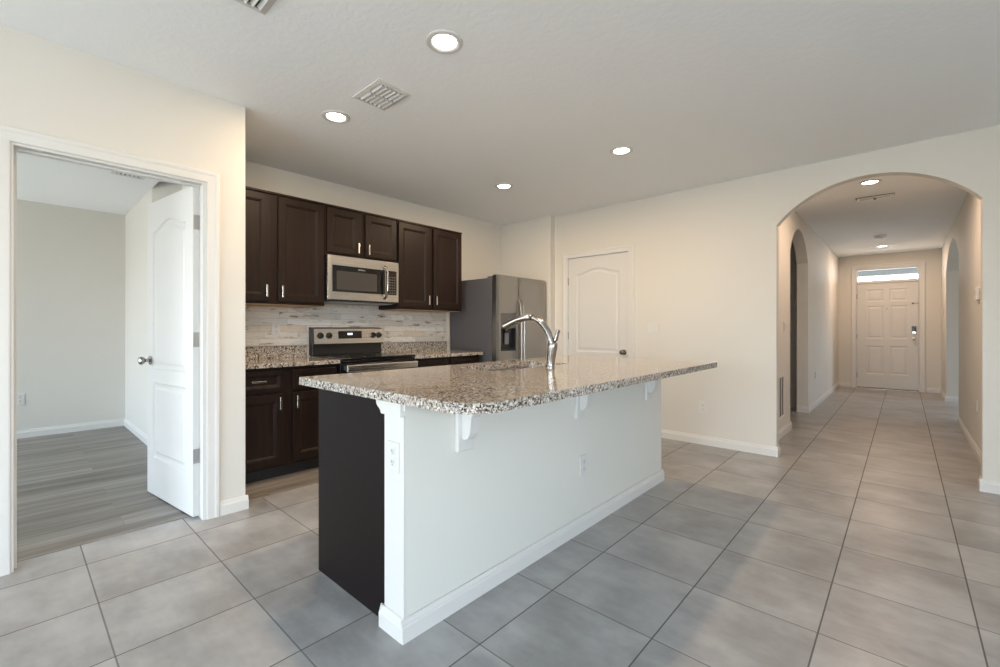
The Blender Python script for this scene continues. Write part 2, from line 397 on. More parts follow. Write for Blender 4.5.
struct('wall_bedroom_recess', prism(bmesh.new(), [(-5.45, .92), (-4.80, 1.57), (-4.29, 1.57), (-4.29, 1.67), (-4.84, 1.67), (-5.49, 1.02)], XY, 0, CH), BEDWALL, 'angled bedroom wall glimpsed above the open door leaf', 'wall')
struct('wall_bedroom_window', window_wall(-7.07, -3.285, [(-6.8, -4.3, .35, 2.12)], XZ, -3.5, -3.38), BEDWALL, 'bedroom window wall, outside the frame', 'wall')

def window(name, label, u0, u1, z0, z1, loc, rz, mull):
    r = thing(name, label, 'window', loc, rz, kind='structure'); f = bmesh.new(); t_ = .05
    box(f, (u0,-.03,z0), (u0+t_,.03,z1)); box(f, (u1-t_,-.03,z0), (u1,.03,z1)); box(f, (u0+t_,-.03,z0), (u1-t_,.03,z0+t_)); box(f, (u0+t_,-.03,z1-t_), (u1-t_,.03,z1))
    for m in mull: box(f, (m-.03,-.025,z0+t_), (m+.03,.025,z1-t_))
    obj('frame', f, TRIM, r)
    obj('pane', B((u0+t_, -.003, z0+t_), (u1-t_, .003, z1-t_)), GLASS, r)
    return r
window('window_2', 'sliding glass door of the great room, behind the camera', -2.3, .3, .05, 2.25, (0,-4.56,0), 0, [-1.0])
window('window_3', 'great room side window, outside the frame', -3.3, .1, .5, 2.25, (3.26,0,0), PI/2, [-2.2, -1.0])
window('window_4', 'bedroom window, outside the frame', -6.8, -4.3, .35, 2.12, (0,-3.44,0), 0, [-5.55])
window('window_5', 'window of the room right of the hallway', 8.9, 10.1, .8, 2.0, (3.61,0,0), PI/2, [])

# porch seen through the transom
struct('floor_porch', B((-2.5, 11.5, -.15), (2.5, 14.5, -.02)), PORCH, 'concrete porch slab outside the front door', 'floor')
struct('ceiling_porch', B((-3, 11.5, 2.62), (3, 14.0, 2.72)), PORCH, 'porch ceiling outside the transom window', 'ceiling')
struct('trim_porch_beam', B((-3, 13.7, 2.42), (3, 14.0, 2.62)), PORCH, 'grey porch beam seen through the transom window', 'beam')

# baseboards
base_run('baseboard_left', (XL, .874), (XL, 1.02), (1,0), 'white baseboard right of the bedroom door casing', e1=.0152)
base_run('baseboard_left_near', (XL, -4.5), (XL, -.085), (1,0), 'white baseboard left of the bedroom door')
base_run('baseboard_return', (XL, 1.02), (-3.55, 1.02), (0,1), 'white baseboard on the short wall by the base cabinets')
base_run('baseboard_arch', (-2.20, 4.70), (AX0, 4.70), (0,-1), 'white baseboard from the kitchen door to the arch', e1=.0152)
base_run('baseboard_arch_right', (AX1, 4.70), (3.2, 4.70), (0,-1), 'white baseboard right of the arch', e0=.0152)
base_run('baseboard_jamb_left', (AX0, 4.70), (AX0, 4.80), (1,0), 'white baseboard on the left jamb of the arch')
base_run('baseboard_jamb_right', (AX1, 4.80), (AX1, 4.70), (-1,0), 'white baseboard on the right jamb of the arch')
base_run('baseboard_hall_left', (HL, 4.80), (HL, 6.13), (1,0), 'white baseboard below the hallway air grille', e1=.0152)
base_run('baseboard_hall_left_jamb', (HL-.13, 7.43), (HL, 7.43), (0,-1), 'white baseboard on the jamb of the left side arch', e1=.0152)
base_run('baseboard_hall_left_far', (HL, 7.43), (HL, 11.3), (1,0), 'white baseboard from the left side arch to the front wall')
base_run('baseboard_front_left', (HL, 11.3), (-.80, 11.3), (0,-1), 'white baseboard left of the front door')
base_run('baseboard_front_right', (.31, 11.3), (HR, 11.3), (0,-1), 'white baseboard right of the front door')
base_run('baseboard_hall_right', (HR, 4.80), (HR, 7.86), (-1,0), 'white baseboard on the near part of the right hallway wall')
base_run('baseboard_hall_right_jamb', (HR, 10.09), (HR+.15, 10.09), (0,-1), 'white baseboard on the jamb of the right side arch', e0=.0152)
base_run('baseboard_hall_right_far', (HR, 10.09), (HR, 11.3), (-1,0), 'white baseboard right of the front door on the side wall')
base_run('baseboard_bedroom_far', (-6.95, -3.38), (-6.95, .92), (1,0), 'white baseboard on the far bedroom wall')
base_run('baseboard_bedroom_right', (-6.95, .92), (-5.45, .92), (0,-1), 'white baseboard on the bedroom side wall')
base_run('baseboard_bedroom_return', (-4.29, .92), (XL-.12, .92), (0,-1), 'white baseboard behind the bedroom door')
base_run('baseboard_passage', (-1.15, 7.80), (HL-.13, 7.80), (0,-1), 'white baseboard in the side passage')

# casings and jambs
def jamb(bm, x0, x1, zt, y0, y1, t_=.015):
    box(bm, (x0, y0, 0), (x0+t_, y1, zt-t_)); box(bm, (x1-t_, y0, 0), (x1, y1, zt-t_)); box(bm, (x0, y0, zt-t_), (x1, y1, zt)); return bm
struct('trim_bedroom_casing', xf(casing(-.006, .803, 2.066), (XL, 0, 0), PI/2), TRIM, 'white moulded casing around the open bedroom doorway', 'door casing')
struct('trim_bedroom_jamb', xf(jamb(bmesh.new(), -.0155, .8045, 2.0745, -.0, .12, .021), (XL, 0, 0), PI/2), TRIM, 'white jamb lining of the bedroom doorway', 'door jamb')
bm = bmesh.new()   # door stops
for a in ((.0055,.0155),): box(bm, (a[0], .045, 0), (a[1], .075, 2.053))
box(bm, (.0155, .045, 2.043), (.7835, .075, 2.053))
struct('trim_bedroom_stop', xf(bm, (XL, 0, 0), PI/2), TRIM, 'slim white door stop inside the bedroom jamb', 'door stop')
struct('trim_kitchen_door_casing', xf(casing(-3.122, -2.308, 2.047), (0, 4.70, 0), 0), TRIM, 'white casing around the closed kitchen door', 'door casing')
struct('trim_kitchen_door_jamb', xf(jamb(bmesh.new(), -3.1345, -2.2955, 2.0595, 0, .10, .0125), (0, 4.70, 0), 0), TRIM, 'white jamb of the closed kitchen door', 'door jamb')
struct('trim_front_casing', xf(casing(-.71, .22, 2.345), (0, 11.30, 0), 0), TRIM, 'white casing around front door and transom', 'door casing')
struct('trim_passage_casing', xf(casing(-2.037, -1.248, 2.047), (0, 7.80, 0), 0), TRIM, 'casing of the door in the dark side passage', 'door casing')

# ------------------------------------------------------------------ doors
def hinge_bm(x, z, y, hw=.016):
    bm = bmesh.new(); lathe(bm, [(.0065,-.045),(.0065,.045)], (x, y, z), (0,0,1), 10)
    lathe(bm, [(.004,.045),(.005,.049),(.0005,.053)], (x, y, z), (0,0,1), 10)
    return bm
def knob_bm(x, z, y=0, s=-1):
    bm = bmesh.new()
    lathe(bm, [(.032,0),(.032,.004),(.026,.009),(.012,.012),(.011,.030),(.020,.036),(.027,.046),(.0285,.056),(.024,.066),(.012,.071),(.001,.072)], (x, y, z), (0,s,0), 22)
    return bm
# bedroom door, open into the bedroom
DW = .766; ang = math.atan2(.098, .76)
d1 = tag(obj('door_1', panelled(DW, 2.04, .035, [eyebrow(.11, DW-.11, .88, 1.83, .06), rect(.11, DW-.11, .26, .785)], DOORPROF, True), DOORW, loc=(-3.99, .650, .012), rotz=ang), 'white two-panel bedroom door with arched top panel standing open', 'door', kind='structure')
obj('door_knob', knob_bm(.06, .935), CHROME, d1, smooth=True)
obj('door_knob', knob_bm(.06, .935, .035, 1), CHROME, d1, smooth=True)
obj('latch_plate', B((-.0015, .006, .88), (0.0005, .029, .95)), NICKEL, d1)
for z in (.37, 1.09, 1.815):
    bm = hinge_bm(DW+.008, z, .038); box(bm, (DW, .002, z-.045), (DW+.002, .036, z+.045))
    for q in (-.03, 0, .03): lathe(bm, [(.004, 0), (.003, .0012)], (DW+.002, .018, z+q), (1,0,0), 8)
    obj('hinge', bm, M('hinge_metal', (.40, .385, .36), .35, 1.0) if 'hinge_metal' not in bpy.data.materials else bpy.data.materials['hinge_metal'], d1, smooth=True)
# closed kitchen door
KW = .81
d2 = tag(obj('door_2', panelled(KW, 2.035, .035, [eyebrow(.115, KW-.115, .88, 1.83, .06), rect(.115, KW-.115, .26, .785)], DOORPROF), DOORW, loc=(-3.12, 4.712, .01)), 'closed white door with arched panel right of the refrigerator', 'door', kind='structure')
obj('door_knob', knob_bm(KW-.06, .89), BRONZE, d2, smooth=True)
for z in (.23, 1.07, 1.75): obj('hinge', hinge_bm(-.004, z, -.008), BRONZE, d2, smooth=True)
obj('strike_plate', B((KW-.002, -.003, .85), (KW+.006, .004, .93)), BRONZE, d2)
# passage door
d4 = tag(obj('door_4', panelled(.785, 2.035, .035, [eyebrow(.11, .675, .88, 1.83, .06), rect(.11, .675, .26, .785)], DOORPROF), DOORW, loc=(-2.035, 7.812, .01)), 'door in the dark side passage, a sliver seen through the left arch', 'door', kind='structure')
for z in (.23, 1.07, 1.63): obj('hinge', hinge_bm(.785, z, -.008), BRONZE, d4, smooth=True)
obj('door_knob', knob_bm(.06, .9), BRONZE, d4, smooth=True)
# front door with transom
FW = .896
bm = bmesh.new(); box(bm, (-.7245, 0, 0), (-.6975, .13, 2.3595)); box(bm, (.2075, 0, 0), (.2345, .13, 2.3595)); box(bm, (-.6975, 0, 2.335), (.2075, .13, 2.3595)); box(bm, (-.6975, .0, 2.056), (.2075, .13, 2.092)); box(bm, (-.6975, .07, 0), (-.675, .13, 2.056)); box(bm, (.185, .07, 0), (.2075, .13, 2.056)); box(bm, (-.675, .07, 2.035), (.185, .13, 2.056))
struct('trim_front_frame', xf(bm, (0, 11.302, 0), 0), TRIM, 'white frame holding the front door and its transom', 'door frame')
cols = ((.145, .405), (.49, .75)); rows = ((.27, .82), (.96, 1.60), (1.68, 1.92))
d3 = tag(obj('door_3', panelled(FW, 2.04, .045, [rect(a, b, c, d) for a, b in cols for c, d in rows], [(.008,.006),(.02,.009),(.034,.009),(.05,.003)]), DOORW, loc=(-.693, 11.325, .014)), 'white six-panel front door at the end of the hallway', 'door', kind='structure')
for z in (.23, 1.0, 1.79): obj('hinge', hinge_bm(-.002, z, -.008), BRONZE, d3, smooth=True)
k = obj('keypad_deadbolt', B((.80, -.028, 1.06), (.862, -.0005, 1.20)), BPLAS, d3, bevel=.008)
obj('thumb_turn', B((.805, -.034, 1.065), (.857, -.027, 1.105)), NICKEL, k, bevel=.004)
obj('door_knob', knob_bm(.832, .965), NICKEL, d3, smooth=True)
bm = bmesh.new(); lathe(bm, [(.011, 0), (.010, .006), (.006, .007)], (FW/2, 0, 1.535), (0,-1,0), 16); obj('peephole', bm, CHROME, d3, smooth=True)
bm = bmesh.new(); box(bm, (.80, -.014, 1.626), (.93, -.006, 1.632)); box(bm, (.80, -.01, 1.614), (.83, -.0005, 1.642)); obj('swing_guard', bm, BRONZE, d3, bevel=.002)
bm = bmesh.new(); box(bm, (.915, -.036, 1.575), (.930, -.026, 1.665)); obj('guard_plate', bm, BRONZE, d3, bevel=.002)
obj('door_sweep', B((0, -.004, -.012), (FW, .03, .010)), BRONZE, d3)
t1 = thing('window_1', 'transom window above the front door', 'window', (-.6975, 11.36, 2.092), 0, kind='structure')
bm = bmesh.new(); W_ = .905; H_ = .243
box(bm, (0,-.02,0), (.018,.02,H_)); box(bm, (W_-.018,-.02,0), (W_,.02,H_)); box(bm, (.018,-.02,0), (W_-.018,.02,.018)); box(bm, (.018,-.02,H_-.018), (W_-.018,.02,H_))
obj('sash', bm, TRIM, t1); obj('pane', B((.018,-.003,.018), (W_-.018,.003,H_-.018)), GLASS, t1)

# ------------------------------------------------------------------ cabinets (local x = viewer's right, front at -y)
def handle(x, z, y, vertical=True, L=.098):
    bm = bmesh.new(); h = L/2
    if vertical:
        box(bm, (x-.0065, y-.030, z-h), (x+.0065, y-.021, z+h))
        for s in (-1, 1): box(bm, (x-.006, y-.022, z+s*(h-.008)-.007), (x+.006, y, z+s*(h-.008)+.007))
    else:
        box(bm, (x-h, y-.030, z-.0065), (x+h, y-.021, z+.0065))
        for s in (-1, 1): box(bm, (x+s*(h-.008)-.007, y-.022, z-.006), (x+s*(h-.008)+.007, y, z+.006))
    return bm
def cab_door(parent, x0, x1, z0, z1, y, hx, hz, name='door', rail=.055, vert=True):
    d = obj(name, panelled(x1-x0, z1-z0, .02, [rect(rail, x1-x0-rail, rail, z1-z0-rail)], CABPROF), ESP, parent, bevel=.002, loc=(x0, y, z0))
    obj('handle', handle(hx-x0, hz-z0, 0, vert), NICKEL, d, bevel=.002)
    return d
KX = -4.17
def upper(label, y0, y1, z0, z1, doors):
    r = thing('wall_cabinet', label, 'cabinet', (KX, y0, z0), PI/2, 'dark wall cabinets')
    w_ = y1-y0; h = z1-z0; g = .0015
    bm = B((g, -.33, 0), (w_-g, -.002, h)); obj('body', bm, ESP, r, bevel=.002)
    # light wooden underside
    obj('underside', B((.02, -.325, -.004), (w_-.02, -.02, .0005)), M('raw_maple', (.42, .27, .13), .6) if 'raw_maple' not in bpy.data.materials else bpy.data.materials['raw_maple'], r)
    obj('top_moulding', B((g, -.345, h-.020), (w_-g, -.3305, h)), ESP, r, bevel=.004)
    for k, (a, b) in enumerate(doors):
        hx = b-.026-y0 if k == 0 else a+.026-y0
        cab_door(r, a-y0, b-y0, .022, h-.028, -.351, hx, .022+.083 if h > .6 else .022+.066)
    return r
upper('left dark wall cabinet with two doors above the backsplash outlet', 1.025, 1.885, 1.372, 2.292, [(1.045, 1.410), (1.480, 1.868)])
upper('small dark wall cabinet with two short doors directly above the microwave', 1.885, 2.645, 1.838, 2.292, [(1.900, 2.225), (2.283, 2.632)])
upper('right dark wall cabinet with two doors next to the refrigerator', 2.645, 3.548, 1.372, 2.292, [(2.662, 3.065), (3.115, 3.532)])

def base(label, y0, y1, doors):
    r = thing('base_cabinet', label, 'cabinet', (KX, y0, 0), PI/2, 'dark base cabinets')
    w_ = y1-y0
    obj('body', B((.0015, -.59, .10), (w_-.0015, -.002, .873)), ESP, r, bevel=.002)
    obj('toe_kick', B((.0015, -.52, .0), (w_-.0015, -.05, .10)), TOE, r)
    for k, (a, b) in enumerate(doors):
        d = obj('drawer', panelled(b-a, .150, .02, [rect(.028, b-a-.028, .028, .122)], CABPROF), ESP, r, bevel=.002, loc=(a-y0, -.611, .694))
        obj('handle', handle((b-a)/2, .078, 0, False), NICKEL, d, bevel=.002)
        hx = b-.03-y0 if k == 0 else a+.03-y0
        cab_door(r, a-y0, b-y0, .125, .665, -.611, hx, .595)
    return r
base('dark base cabinet left of the range, drawers over doors', 1.03, 1.868, [(1.05, 1.418), (1.487, 1.85)])
base('dark base cabinet between range and refrigerator, mostly hidden behind the island', 2.645, 3.59, [(2.665, 3.09), (3.15, 3.57)])

def worktop(label, y0, y1):
    r = thing('countertop', label, 'countertop', (KX, y0, .873), PI/2, 'granite counters along the wall')
    obj('slab', B((.001, -.645, .001), (y1-y0-.001, -.001, .034)), GRAN, r, bevel=.004)
    obj('backsplash_strip', B((.001, -.022, .0345), (y1-y0-.001, -.001, .142)), GRAN, r, bevel=.002)
    return r
worktop('granite counter left of the range', 1.025, 1.870)
worktop('granite counter right of the range, ending at the refrigerator', 2.642, 3.595)

ts = thing('backsplash', 'whitewashed weathered plank tile behind range and counters', 'backsplash', (KX, 1.03, 0), PI/2, kind='structure')
bm = bmesh.new(); box(bm, (0, -.009, 1.019), (.85, -.001, 1.372)); box(bm, (.85, -.009, .90), (1.606, -.001, 1.43)); box(bm, (1.606, -.009, 1.019), (2.55, -.001, 1.372)); obj('tile_field', bm, BSP, ts)
obj('edge_trim', B((2.55, -.011, 1.019), (2.562, -.001, 1.372)), TRIM, ts)

# ------------------------------------------------------------------ microwave
mw = thing('microwave', 'stainless over-the-range microwave with black window under the short cabinet', 'microwave', (KX, 1.887, 1.420), PI/2)
MWW, MWH = .752, .413
obj('body', B((.003, -.345, 0), (MWW-.003, -.012, MWH)), BPLAS, mw, bevel=.003)
obj('vent_underside', B((.05, -.33, -.010), (MWW-.05, -.06, .0005)), GREY, mw)
dr = obj('door', B((0, -.380, .012), (.60, -.346, MWH)), STEEL, mw, bevel=.004)
obj('side_strip', B((0.002, -.3835, .014), (.028, -.3805, MWH-.002)), NICKEL, dr)
wn_ = obj('window_frame', B((.045, -.3825, .085), (.592, -.3795, .325)), BGLASS, dr, bevel=.002)
obj('window', B((.085, -.3835, .105), (.50, -.3822, .275)), WINGLS, wn_)
pn = obj('control_panel', B((.602, -.380, .012), (MWW, -.346, MWH)), STEEL, mw, bevel=.004)
obj('keypad', B((.628, -.3825, .085), (.725, -.3795, .325)), BGLASS, pn, bevel=.002)
bm = bmesh.new()
for i in range(3):
    for j in range(7): box(bm, (.640+i*.027, -.3832, .10+j*.026), (.655+i*.027, -.3823, .108+j*.026))
obj('buttons', bm, M('button_grey', (.16, .15, .14), .4), pn)
bm = bmesh.new(); pts = [(.585, -.383, .05), (.585, -.41, .065), (.585, -.432, .12), (.585, -.438, .205), (.585, -.432, .29), (.585, -.41, .345), (.585, -.383, .36)]
tube(bm, pts, [.015,.014,.014,.014,.014,.014,.015], 14); obj('handle', bm, CHROME, mw, smooth=True)
def text(parent, s, size, loc, mat, name):
    cu = bpy.data.curves.new(name, 'FONT'); cu.body = s; cu.size = size; cu.extrude = .0004; cu.align_x = 'CENTER'; cu.align_y = 'CENTER'
    tmp = bpy.data.objects.new('tmp', cu); C.objects.link(tmp); dg = bpy.context.evaluated_depsgraph_get(); dg.update()
    me = bpy.data.meshes.new_from_object(tmp.evaluated_get(dg)); bpy.data.objects.remove(tmp); bpy.data.curves.remove(cu)
    me.transform(Matrix.Translation(loc) @ Matrix.Rotation(PI/2, 4, 'X')); me.materials.clear(); me.materials.append(mat)
    o = bpy.data.objects.new(name, me); C.objects.link(o); o.parent = parent; return o
text(wn_, 'SAMSUNG', .016, (.335, -.3832, .300), LABELW, 'lettering')

# ------------------------------------------------------------------ range
rg = thing('range', 'stainless electric range with black glass top between the base cabinets', 'stove', (KX, 1.878, 0), PI/2)
RW = .757
obj('body', B((.003, -.62, .09), (RW-.003, -.03, .900)), BPLAS, rg, bevel=.003)
obj('toe_base', B((.03, -.56, 0), (RW-.03, -.06, .09)), BPLAS, rg)
obj('cooktop', B((.0, -.665, .9005), (RW, -.06, .918)), BGLASS, rg, bevel=.004)
for x, y, r_ in ((.2, -.5, .10), (.56, -.5, .115), (.2, -.22, .085), (.56, -.22, .085)):
    bm = bmesh.new(); q = ring(bm, (x, y, .9186), (0,0,1), r_, 40); q2 = ring(bm, (x, y, .9186), (0,0,1), r_-.003, 40)
    for k in range(40): bm.faces.new((q[k], q[(k+1) % 40], q2[(k+1) % 40], q2[k]))
    obj('burner_ring', bm, GREY, rg)
od = obj('oven_door', B((.004, -.655, .26), (RW-.004, -.621, .892)), BGLASS, rg, bevel=.004)
obj('oven_window', B((.12, -.658, .38), (RW-.12, -.6545, .70)), WINGLS, od)
bm = bmesh.new(); box(bm, (.012, -.725, .800), (RW-.012, -.700, .862))
for x in (.03, RW-.055): box(bm, (x, -.701, .808), (x+.025, -.654, .85))
obj('handle', bm, STEEL, od, bevel=.010, seg=4)
obj('drawer_front', B((.004, -.652, .10), (RW-.004, -.621, .252)), STEEL, rg, bevel=.004)
# back guard: black lower part, tilted stainless console
obj('backguard', prism(bmesh.new(), [(-.012, .918), (-.085, .918), (-.085, 1.02), (-.012, 1.185)], lambda u, v, t_: (t_, u, v), .008, RW-.008), BPLAS, rg, bevel=.003)
bm = prism(bmesh.new(), [(-.0555, 1.018), (-.1134, 1.018), (-.098, 1.172), (-.042, 1.182), (-.018, 1.182)], lambda u, v, t_: (t_, u, v), .002, RW-.002)
con = obj('console', bm, BPLAS, rg, bevel=.004)
tilt = lambda x, z, d: (x, -.112+(z-1.032)*.1-d, z)
def slab_on(bm, x0, x1, z0, z1, d):
    A = [bm.verts.new(tilt(x, z, 0)) for x, z in ((x0,z0),(x1,z0),(x1,z1),(x0,z1))]; D = [bm.verts.new(tilt(x, z, d)) for x, z in ((x0,z0),(x1,z0),(x1,z1),(x0,z1))]
    bm.faces.new(A); bm.faces.new(D)
    for k in range(4): bm.faces.new((A[k], A[(k+1) % 4], D[(k+1) % 4], D[k]))
    return bm
obj('console_face', slab_on(bmesh.new(), .014, RW-.006, 1.026, 1.168, .003), STEEL, con)
dsp = obj('display', slab_on(bmesh.new(), .255, .505, 1.072, 1.146, .006), BGLASS, con)
bm = bmesh.new()
for i in range(3): slab_on(bm, .352+i*.018, .364+i*.018, 1.108, 1.126, .0068)
obj('clock_digits', bm, DIG, dsp)
for x in (.075, .160, .635, .700):
    bm = bmesh.new(); lathe(bm, [(.030,0),(.030,.006),(.024,.010),(.021,.028),(.018,.030),(.001,.030)], tilt(x, 1.103, .003), (0,-1,.1), 20); box(bm, (x-.004, -.145, 1.085), (x+.004, -.118, 1.121)); obj('knob', bm, BPLAS, con, smooth=True)

# ------------------------------------------------------------------ refrigerator
fr = thing('refrigerator', 'stainless side-by-side refrigerator with water dispenser and dark grey side', 'refrigerator', (KX, 3.633, 0), PI/2)
FWD = .928
obj('body', B((.004, -.735, .02), (FWD-.004, -.03, 1.745)), FSIDE, fr, bevel=.004)
obj('toe_grille', B((.01, -.745, .0), (FWD-.01, -.70, .06)), BPLAS, fr)
obj('gasket', B((.012, -.748, .07), (FWD-.012, -.7355, 1.755)), BPLAS, fr)
def fdoor(x0, x1, hole=None):
    n = 12; pts = []
    for k in range(n+1):
        s = k/n; bul = .018*(1-abs(2*s-1)**4)**.5 if 0 < s < 1 else 0
        pts.append((x0+(x1-x0)*s, -.805-bul))
    pts += [(x1, -.749), (x0, -.749)]
    if not hole: return prism(bmesh.new(), pts, XY, .065, 1.775)
    hx0, hx1, hz0, hz1 = hole
    bm = prism(bmesh.new(), pts, XY, .065, hz0); prism(bm, pts, XY, hz1, 1.775)
    def clip(a, b):
        q = [p for p in pts[:n+1] if a-1e-6 <= p[0] <= b+1e-6]
        def at(x): 
            s = (x-x0)/(x1-x0); return (x, -.805-(.018*(1-abs(2*s-1)**4)**.5 if 0 < s < 1 else 0))
        if abs(q[0][0]-a) > 1e-4: q = [at(a)]+q
        if abs(q[-1][0]-b) > 1e-4: q = q+[at(b)]
        return q+[(b, -.749), (a, -.749)]
    prism(bm, clip(x0, hx0), XY, hz0, hz1); prism(bm, clip(hx1, x1), XY, hz0, hz1)
    box(bm, (hx0, -.760, hz0), (hx1, -.749, hz1))
    return bm
DH = (.062, .325, .915, 1.345)
ld = obj('freezer_door', fdoor(.002, .390, DH), STEELV, fr, bevel=.003)
rd = obj('fridge_door', fdoor(.396, FWD-.002), STEELV, fr, bevel=.003)
dp = obj('dispenser', B((DH[0]+.003, -.824, 1.175), (DH[1]-.003, -.762, 1.342)), M('dispenser_panel', (.10, .098, .095), .35), ld, bevel=.003)
bm = bmesh.new(); a, b, c, d = DH
box(bm, (a+.003, -.7700, c+.003), (b-.003, -.7605, 1.174)); box(bm, (a+.003, -.818, c+.003), (a+.012, -.770, 1.174)); box(bm, (b-.012, -.818, c+.003), (b-.003, -.770, 1.174)); box(bm, (a+.012, -.818, c+.003), (b-.012, -.770, c+.02))
obj('recess_liner', bm, BPLAS, ld)
bm = bmesh.new(); box(bm, (.17, -.79, .99), (.235, -.775, 1.16)); obj('dispenser_paddle', bm, M('paddle_grey', (.16, .165, .175), .3), ld, bevel=.004)
bm = bmesh.new(); box(bm, (.165, -.81, 1.12), (.24, -.77, 1.174)); obj('dispenser_spout', bm, BPLAS, ld, bevel=.004)
for nm, x, dd in (('handle', .366, ld), ('handle', .420, rd)):
    bm = bmesh.new(); P_ = []
    for k in range(15):
        s = k/14; z = .60+.92*s; P_.append((x, -.820-.055*min(1, math.sin(PI*s)*1.5)**.6 if 0 < s < 1 else -.812, z))
    tube(bm, P_, .011, 12); obj(nm, bm, STEELV, dd, smooth=True)
for x in (.03, FWD-.10):
    obj('hinge_cover', B((x, -.7475, 1.7455), (x+.07, -.64, 1.768)), FSIDE, fr, bevel=.005)

# ------------------------------------------------------------------ island
IX0, IX1, IY0, IY1 = -2.10, -1.385, .985, 3.375
isl = thing('kitchen_island', 'long kitchen island with pale knee wall and dark end panel', 'kitchen island', (-1.7, .985, 0))
L = lambda x, y, z: (x+1.7, y-.985, z)
obj('knee_wall', B(L(-1.51, .9955, 0), L(IX1, IY1, .8925)), ISLE, isl, bevel=.003)
bm = B(L(IX0+.02, 1.0125, .10), L(-1.5125, IY1-.01, .118)); box(bm, L(IX0+.02, IY1-.03, .118), L(-1.5125, IY1-.01, .8925)); box(bm, L(IX0+.02, 1.0125, .118), L(IX0+.038, IY1-.03, .8925))
obj('cabinet_body', bm, ESPSIDE, isl)
obj('toe_kick', B(L(IX0+.09, 1.02, 0), L(-1.55, IY1-.02, .0995)), TOE, isl)
obj('end_panel', B(L(IX0, 1.000, 0), L(-1.5115, 1.0118, .8925)), ESPSIDE, isl, bevel=.0015)
obj('post', B(L(-1.511, .985, .08), L(IX1+.001, .9950, .8385)), TRIM, isl, bevel=.002)
bm = prism(bmesh.new(), [(x+1.7, z) for x, z in [(-1.511,.839),(-1.516,.843),(-1.518,.850),(-1.526,.858),(-1.538,.866),(-1.545,.873),(-1.548,.878),(-1.548,.8925),(IX1+.001,.8925),(IX1+.001,.839)]], XZ, -.014, .0104)
obj('post_capital', bm, TRIM, isl)
def run(bm, p0, p1, n, h=.085, th=.015):
    p0 = Vector(L(*p0, 0)); p1 = Vector(L(*p1, 0)); n = Vector((*n, 0))
    pr = [(0,0),(th,0),(th,h*.66),(th*.75,h*.74),(th*.75,h*.8),(th*.45,h*.9),(th*.35,h),(0,h)]
    A = [bm.verts.new(p0+n*a+Vector((0,0,b))) for a, b in pr]; D = [bm.verts.new(p1+n*a+Vector((0,0,b))) for a, b in pr]
    bm.faces.new(A); bm.faces.new(D)
    for k in range(len(pr)): bm.faces.new((A[k], D[k], D[(k+1) % len(pr)], A[(k+1) % len(pr)]))
bm = bmesh.new(); run(bm, (IX1+.001, .971), (IX1+.001, IY1+.015), (1,0)); run(bm, (-1.528, .985), (IX1+.001, .985), (0,-1)); run(bm, (IX1, IY1), (-1.52, IY1), (0,1)); run(bm, (-1.513, .998), (-1.513, .971), (-1,0))
obj('baseboard', bm, TRIM, isl)
obj('apron_trim', B(L(IX1, .986, .862), L(IX1+.007, IY1, .8925)), ISLE, isl)
for y in (1.240, 2.145, 3.065):
    cb_ = obj('corbel', B(L(IX1+.0005, y, .655), L(IX1+.022, y+.095, .8925)), TRIM, isl, bevel=.005)
    x0 = IX1+.022
    pf = [(0,.8925),(.100,.8925),(.100,.868),(.094,.862),(.090,.846),(.080,.828),(.064,.816),(.056,.806),(.053,.785),(.051,.760),(.046,.735),(.034,.716),(.020,.708),(.008,.706),(0,.712)]
    obj('scroll_bracket', prism(bmesh.new(), [(x0+u+1.7, v) for u, v in pf], XZ, y+.022-.985, y+.073-.985), TRIM, cb_, bevel=.002)

def rr(x0, x1, y0, y1, rads, n=8):
    pts = []
    for (cx_, cy_, a0), r_ in zip((((x0, y0), (1, 1), PI), ((x1, y0), (-1, 1), 1.5*PI), ((x1, y1), (-1, -1), 0), ((x0, y1), (1, -1), .5*PI)), rads):
        c_ = (cx_[0]+cy_[0]*r_, cx_[1]+cy_[1]*r_)
        if r_ < .001: pts.append(cx_); continue
        for k in range(n+1): a = a0+PI/2*k/n; pts.append((c_[0]+r_*math.cos(a), c_[1]+r_*math.sin(a)))
    return pts
SX0, SX1, SY0, SY1 = -2.045, -1.695, 1.84, 2.58
outer = rr(-2.215, -.985, .955, 3.40, (.006, .14, .02, .02), 10)
hole = rr(SX0, SX1, SY0, SY1, (.05,)*4, 6)
bm = bmesh.new(); l1 = holed(bm, outer, [hole], .0005, XY); l2 = holed(bm, outer, [hole], .037, XY)
for p, q in zip(l1, l2):
    for k in range(len(p)): bm.faces.new((p[k], p[(k+1) % len(p)], q[(k+1) % len(p)], q[k]))
tag(obj('island_countertop', bm, GRAN, loc=(0, 0, .893), bevel=.003), 'speckled granite island top with rounded near corner and sink cut-out', 'countertop')
# sink hanging under the cut-out
sk = thing('sink', 'stainless undermount sink set in the granite island top', 'sink', (0, 0, .893))
bm = bmesh.new(); prev = None
for d, z in ((-.02, -.002), (.0, -.002), (.006, -.18), (.03, -.2)):
    q = rr(SX0+d, SX1-d, SY0+d, SY1-d, (.05,)*4, 6); cur = [bm.verts.new((x, y, z)) for x, y in q]
    if prev:
        for k in range(len(cur)): bm.faces.new((prev[k], prev[(k+1) % len(cur)], cur[(k+1) % len(cur)], cur[k]))
    prev = cur
bm.faces.new(prev); obj('basin', bm, STEEL, sk, smooth=True)
bm = bmesh.new(); lathe(bm, [(.045, 0), (.045, .002), (.03, .003), (.025, .001), (.001, .001)], (-1.87, 2.21, -.2), (0,0,1), 24); obj('drain', bm, CHROME, sk, smooth=True)
